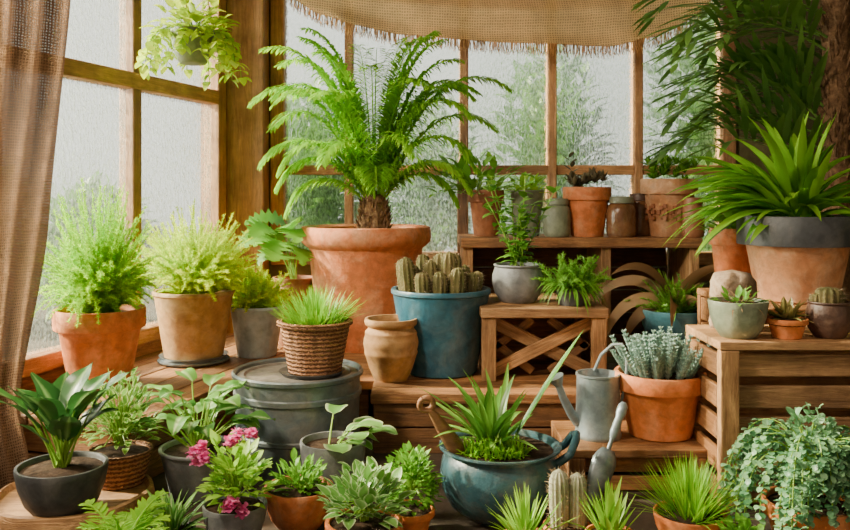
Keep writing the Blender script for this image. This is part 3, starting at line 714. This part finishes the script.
# strap palm
r,R,h,zs=potted('potted_palm','bright strap-leaved palm in a terracotta pot with a dark grey collar at right','plant',797,2.88,.5,112,216,'classic',T3,n=56)
mb=MB(); lathe(mb,[(R*.93,h*.66),(R*1.015,h*.665),(R*1.02,h*.69),(R*1.02,h*.98),(R*1.0,h*1.006),(R*.90,h*1.006),(R*.895,h*.99)],56); mb.build('collar',DGREY,r)
mb=MB()
for i in range(130):
    az=U(0,2*PI); el=U(.4,1.4); L=U(.30,.46)
    if i%3==0: az=PI+U(-.6,.6); el=U(.45,1.1); L*=1.1
    d=sph(az,el); d.y*=.75
    if d.y<-.3: L*=.65
    blade(mb,(U(-.03,.03),U(-.03,.03),zs),d,L,.036,U(.8,2.0),11,lance,.3,roll=U(-.4,.4))
mb.build('leaves',LF_STRAP,r)
r,R,h,zs=potted('potted_herb','plain terracotta pot with small leaves tucked behind left of the two-tone palm pot','plant',733,3.12,.5,46,228,'classic',T1)
bush(r,(0,0,zs),.1,.11,70,.06,.03,LF_MID,(.0,1.4),inner=.3)
# tall palm
r=thing('palm_tree','tall dark green palm with a fibrous trunk in the right back corner','plant',(PX(836,3.5),3.5,0))
mb=MB(); lathe(mb,[(a*.19,b*.3) for a,b in PROF['classic']],40); mb.build('pot',T4,r)
mb=MB(); lathe(mb,[(.165,.26),(.1,.27),(0,.275)],24); mb.build('soil',SOIL,r)
mb=MB(); lathe(mb,[(.056,.26),(.052,.6),(.05,1.0),(.052,1.4),(.05,1.75),(0,1.8)],30,mod=lambda a,z:1+.06*math.sin(8*a+z*60)+.05*math.sin(z*130))
for i in range(520):
    a=U(0,2*PI); zz=U(.6,1.75); needle(mb,V((.05*math.cos(a),.05*math.sin(a),zz)),sph(a+U(-.4,.4),U(.9,1.4)),.055,.016,U(0,1))
mb.build('trunk',FIBRE,r)
PF=[(PI,.45,.80,1.9,1.68),(PI-.35,.5,.8,1.6,1.7),(PI+.25,.3,.75,1.7,1.6),(PI-.6,.4,.7,1.8,1.6),(PI+.1,.3,.7,1.5,1.35),(PI-.2,.35,.72,1.5,1.1),(PI+.4,.4,.65,1.8,1.5),(PI-.4,.4,.7,1.7,1.25),(PI*.5,.4,.5,1.4,1.5),(PI+.2,.5,.75,2.0,1.45),(PI-.1,.7,.7,1.8,.95),(PI-.5,.5,.6,1.6,1.15),(.3,.5,.5,1.6,1.3),(PI+.3,.7,.65,1.7,.9),(.9,.5,.5,1.7,1.4)]
PF+=[(PI-U(-.35,1.0),U(.3,.9),U(.45,.65),U(1.3,1.9),U(.9,1.6)) for _ in range(5)]
for az,el,L,dr,z in PF:
    frond(r,V((math.cos(az)*.05,math.sin(az)*.05,z)),sph(az,el),L,dr,17,.32,.028,LF_DKPALM,.7,ldroop=.4,fan=.6,up=.5)

# ------------------------------------------------------------------ FRONT ROW
r,R,h,zs=potted('potted_broadleaf','dark broad-leaved plant in a dark grey bowl on the tray at lower left','plant',62,2.14,.061,88,464,'bowl',DGREY)
bigleaf(r,zs,34,.16,.125,.066,LF_DEEP,(1.15,1.52),.7,lift=.9)
r,R,h,zs=potted('potted_herb','fine variegated leafy plant in a brown wicker basket at the back of the wooden tray','plant',120,2.35,.061,64,449,'taper',WICKER,n=64,mod=lambda a,z:1+.018*math.sin(a*24+z*200))
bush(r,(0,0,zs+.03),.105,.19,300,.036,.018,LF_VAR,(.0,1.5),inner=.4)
r,R,h,zs=potted('potted_broadleaf','broad veined green leaves in a plain grey pot in front of the metal tub','plant',200,2.45,0,80,446,'taper',GREY)
bigleaf(r,zs,34,.18,.10,.066,LF_PALE,(.7,1.5),1.1,wave=.08,lift=-.1)
r,R,h,zs=potted('potted_flower','pink flowering plant in a small grey pot at the lower left front','plant',235,2.1,0,64,503,'bowl',GREY)
bush(r,(0,0,zs+.03),.085,.15,160,.042,.024,LF_LIGHT,(-.1,1.5),inner=.4)
for i,(x,y,z) in enumerate([(.0,-.08,.03),(.035,-.085,.02),(-.08,-.05,.13),(-.055,-.08,.145),(.015,-.04,.19),(.045,-.02,.185),(-.085,-.06,.155),(.015,-.095,.045),(.0,-.05,.175),(-.065,-.06,.165)]):
    mb=MB(); c=V((x,y,zs+z))
    for k in range(44): blade(mb,c+V((U(-.009,.009),U(-.009,.009),U(-.009,.009))),(sph(k*2.4,U(-.5,1.5))+V((0,-.3,0))).normalized(),U(.010,.015),.013,.8,4,roundl,.2)
    mb.build('flower',PINK,r)
r,R,h,zs=potted('potted_herb','sparse small-leaved herb in a shallow terracotta bowl left of centre front','plant',299,2.2,0,70,486,'bowl',T1)
bush(r,(0,0,zs),.075,.075,120,.035,.016,LF_MID,(.1,1.5),inner=.3,prof=lance)
r,R,h,zs=potted('potted_broadleaf','few round pale-edged leaves in a grey bowl in front of the bench','plant',333,2.4,0,66,440,'bowl',GREY)
bigleaf(r,zs,9,.09,.09,.08,LF_SPECK,(.5,1.2),.9,roundl,.03,.15,azs=[.2,-.4,.6,-1.2,.0,.1,-.8,1.4,-.1],lift=.1)
r,R,h,zs=potted('potted_broadleaf','cream-edged variegated plant in a terracotta pot at the centre front','plant',364,2.0,0,78,520,'classic',T2)
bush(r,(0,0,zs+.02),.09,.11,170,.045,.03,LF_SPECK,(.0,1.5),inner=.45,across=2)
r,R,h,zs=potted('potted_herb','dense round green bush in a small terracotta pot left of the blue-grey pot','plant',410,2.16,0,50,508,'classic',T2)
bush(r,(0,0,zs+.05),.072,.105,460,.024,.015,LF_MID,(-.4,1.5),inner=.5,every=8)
r,R,h,zs=potted('potted_fern','broad fern fronds in a low brown pot at the bottom left edge','plant',122,1.9,0,60,548,'bowl',T4)
for i in range(15): frond(r,V((0,0,zs)),sph(2*PI*i/15+U(-.2,.2),U(.4,1.1)),U(.11,.16),1.1,12,.045,.013,LF_GRASS,ldroop=.5)
r,R,h,zs=potted('potted_grass','pale pointed leaves in a small grey pot left of the pink flowers','plant',172,2.06,0,46,528,'taper',GREY)
grass(r,zs,.12,.03,LF_PALE,40,.02,(.4,1.4),(.4,1.2))
r,R,h,zs=potted('potted_succulent','small spiky green rosette in front of the blue-grey pot','plant',525,1.96,0,44,534,'classic',T2)
grass(r,zs,.12,.025,LF_LIGHT,80,.01,(.2,1.5),(.0,.5))
r,R,h,zs=potted('potted_cactus','cluster of pale woolly column cacti right of the blue-grey pot','plant',567,2.08,0,48,524,'classic',T1)
sp=MB()
for x,y,rr,hh_ in[(-.02,-.012,.022,.155),(.022,-.008,.021,.145),(.0,.024,.02,.125),(.038,.014,.013,.08)]: cactus(r,x,y,zs-.01,rr,hh_,CACT2,sp,12,(x*.6,0))
sp.build('spines',SPINE,r,False)
r,R,h,zs=potted('potted_aloe','light green upright aloe at the bottom centre right of the column cacti','plant',610,1.96,0,50,532,'classic',T2)
grass(r,zs,.14,.025,LF_LIGHT,40,.018,(.6,1.5),(.1,.6))
r,R,h,zs=potted('potted_grass','spiky grass ball in a wide terracotta bowl in front of the low crate','plant',690,2.09,0,72,512,'bowl',T2)
grass(r,zs,.145,.05,LF_GRASS,340,.005,(.2,1.5),(.0,.5))
r,R,h,zs=potted('potted_herb','tiny leafy plant in a small terracotta pot at the bottom right','plant',744,1.97,0,36,540,'classic',T1)
bush(r,(0,0,zs),.055,.05,60,.03,.018,LF_MID,(.0,1.5),inner=.3)
r,R,h,zs=potted('potted_ivy','large cascading plant of round blue-green leaves in a terracotta pot at the lower right','plant',810,2.04,0,92,500,'classic',T2)
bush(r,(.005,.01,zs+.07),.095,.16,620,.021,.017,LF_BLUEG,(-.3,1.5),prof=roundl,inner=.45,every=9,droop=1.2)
mb=MB();st=MB()
for i in range(70):
    az=U(0,2*PI); short=4.3<az%(2*PI)<5.2
    ps,ds=path((math.cos(az)*R*.5,math.sin(az)*R*.5,zs+U(.07,.18)),sph(az,.6),U(.11,.16) if short else U(.16,.30),4.8,14)
    ps=[V((q.x,q.y,max(q.z,.02))) for q in ps]; tube(st,ps,.0014,4,.5,False)
    for k in range(2,15):
        for m in range(3): blade(mb,ps[k],sph(U(0,6.3),U(-.9,.3)),.019,.016,.8,4,roundl,.2)
st.build('trailing_stems',STEM,r); mb.build('trailing_leaves',LF_BLUEG,r)

# ------------------------------------------------------------------ HANGING PLANT
D=3.3; r=thing('hanging_plant','yellow-green trailing plant in a small hanging pot before the left window','plant',(PX(193,D),D,PZ(64,D)))
mb=MB(); lathe(mb,[(a*.085,b*.13) for a,b in PROF['bowl']],36); mb.build('pot',STONE,r)
mb=MB(); lathe(mb,[(.076,.11),(0,.118)],20); mb.build('soil',SOIL,r)
top=2.35-r.location.z
for k in range(3):
    a=2*PI*k/3+.4; mb=MB(); tube(mb,[(math.cos(a)*.083,math.sin(a)*.083,.125),(math.cos(a)*.004,math.sin(a)*.004,.5),(math.cos(a)*.003,math.sin(a)*.003,top)],.0025,6); mb.build('cord',CORD,r)
bush(r,(0,0,.13),.14,.13,120,.06,.042,LF_YEL,(-.1,1.5),inner=.35,droop=1)
mb=MB();st=MB()
for i in range(15):
    az=2*PI*i/15+U(-.2,.2)
    ps,ds=path((math.cos(az)*.06,math.sin(az)*.06,.12),sph(az,.4),U(.13,.16) if 4.2<az<5.3 else U(.18,.28),4.2,9); tube(st,ps,.0018,4,.5,False)
    for k in range(2,10):
        for m in range(2): blade(mb,ps[k],(sph(U(0,6.3),U(-.9,.2))),U(.04,.055),.036,.8,5,ovate,.2)
st.build('trailing_stems',STEM,r); mb.build('trailing_leaves',LF_YEL,r)

# ------------------------------------------------------------------ CLOTH
def interp(tab,x):
    if x<=tab[0][0]: return tab[0][1]
    for (a,b),(c,d) in zip(tab,tab[1:]):
        if x<=c:
            t=(x-a)/(c-a); t=t*t*(3-2*t)*.3+t*.7; return b+(d-b)*t
    return tab[-1][1]
D=2.44; mb=MB(); nu,nz=110,60; edge=[(-.0,PX(40,D)),(PZ(400,D),PX(22,D)),(PZ(230,D),PX(50,D)),(PZ(0,D),PX(74,D)),(2.2,PX(100,D))]
vs=[];gs=[]
for j in range(nz+1):
    z=.01+(2.18-.01)*j/nz; xe=interp(edge,z); xs=-1.42
    for i in range(nu+1):
        t=i/nu; vs.append((xs+(xe-xs)*t,D+.024*math.sin(t*2*PI*4.3+.9*math.sin(z*2.3)+2.2*t*t)+.012*math.sin(t*31+z*3),z)); gs.append((t*.75,z,0))
fs=[(j*(nu+1)+i,j*(nu+1)+i+1,(j+1)*(nu+1)+i+1,(j+1)*(nu+1)+i) for j in range(nz) for i in range(nu)]
mb.add(vs,fs,None,gs); o=mb.build('curtain',BURLAP,None,True,sharp=0); tag(o,'brown burlap curtain hanging in folds at the left edge','curtain')
mb=MB(); tube(mb,[(-1.46,D,2.2),(-.85,D,2.2)],.014,12); o=mb.build('curtain_rod',W_DARK); tag(o,'dark rod above the left burlap curtain','curtain rod')
D=4.12; mb=MB(); nu,nz=140,40
prof=[(278,-22),(295,0),(320,15),(355,27),(400,36),(460,42),(540,46),(610,48),(655,38),(690,20),(712,0),(736,-24)]
vs=[];gs=[];bot=[]
x0,x1=PX(278,D),PX(736,D)
for j in range(nz+1):
    s=j/nz
    for i in range(nu+1):
        t=i/nu; px=278+(736-278)*t; zb=PZ(interp(prof,px),D); z=zb+(1.95-zb)*s
        sag=4*t*(1-t)
        y=D-.05*sag*(1-s)**1.5-.05*math.sin((1-s)*13+2.5*(2*t-1)**2)*sag*(.3+.7*s)+.014*math.sin(t*30+s*4)*(1-s)
        x=x0+(x1-x0)*t; vs.append((x,y,z)); gs.append((x,z+.1*sag,0))
        if j==0: bot.append(V((x,y,z)))
fs=[(j*(nu+1)+i,j*(nu+1)+i+1,(j+1)*(nu+1)+i+1,(j+1)*(nu+1)+i) for j in range(nz) for i in range(nu)]
va=thing('burlap_valance','tan burlap valance with a frayed fringe across the top of the back window','valance',((x0+x1)/2,D,1.6))
mb.add(vs,fs,None,gs); mb.build('cloth',BURLAP2,va,True,True,sharp=0)
mb=MB()
for i in range(len(bot)-1):
    for k in range(5):
        p=bot[i].lerp(bot[i+1],U(0,1)); tube(mb,[p+V((0,0,.004)),p+V((U(-.006,.006),U(-.004,.004),-U(.02,.035))),p+V((U(-.012,.012),U(-.008,.008),-U(.04,.062)))],[.0018,.0015,.0008],4,U(0,1),False)
mb.build('fringe',BURLAP2,va,True,True)
mb=MB(); tube(mb,[(x0-.05,D,1.96),(x1+.05,D,1.96)],.014,12)
o=mb.build('curtain_rod',W_DARK); tag(o,'dark rod above the burlap valance at the back window','curtain rod')

# ------------------------------------------------------------------ LIGHT, WORLD, CAMERA
w=bpy.data.worlds.new('world'); SC.world=w; w.use_nodes=True; nt=w.node_tree; bg=nt.nodes['Background']
tc=N(nt,'ShaderNodeTexCoord'); dp=N(nt,'ShaderNodeVectorMath',operation='DOT_PRODUCT'); nt.links.new(tc.outputs['Generated'],dp.inputs[0]); dp.inputs[1].default_value=(-.55,.835,0)
mr=N(nt,'ShaderNodeMapRange'); mr.inputs['From Min'].default_value=-1; mr.inputs['From Max'].default_value=1; nt.links.new(dp.outputs['Value'],mr.inputs[0])
col=ramp(nt,mr.outputs[0],[(0,(.36,.29,.21)),(.45,(.40,.33,.24)),(.66,(1.0,1.02,.93)),(.85,(1.25,1.25,1.13)),(1,(1.7,1.66,1.5))])
nt.links.new(col,bg.inputs[0]); bg.inputs[1].default_value=1.1
def lamp(name,kind,loc,target,energy,color,**k):
    l=bpy.data.lights.new(name,kind); l.energy=energy; l.color=color
    for a,b in k.items(): setattr(l,a,b)
    o=bpy.data.objects.new(name,l); C.objects.link(o); o.location=loc
    o.rotation_euler=(V(target)-V(loc)).to_track_quat('-Z','Y').to_euler(); return o
lamp('sun','SUN',(-5,3.4,3.2),(0,2.7,.3),38,(1,.86,.60),angle=math.radians(3))
lamp('key_light','AREA',(-1.6,1.2,2.3),(.2,2.8,.25),88,(1,.83,.62),size=.5)
lamp('window_light','AREA',(-2.6,3.3,1.5),(0,3.1,.4),290,(1,.93,.77),size=1.4)
cam=bpy.data.cameras.new('camera'); co=bpy.data.objects.new('camera',cam); C.objects.link(co)
co.location=(0,0,H); co.rotation_euler=(PI/2,0,0); cam.sensor_width=36; cam.lens=36; cam.shift_y=-73/850; cam.clip_start=.05
SC.camera=co
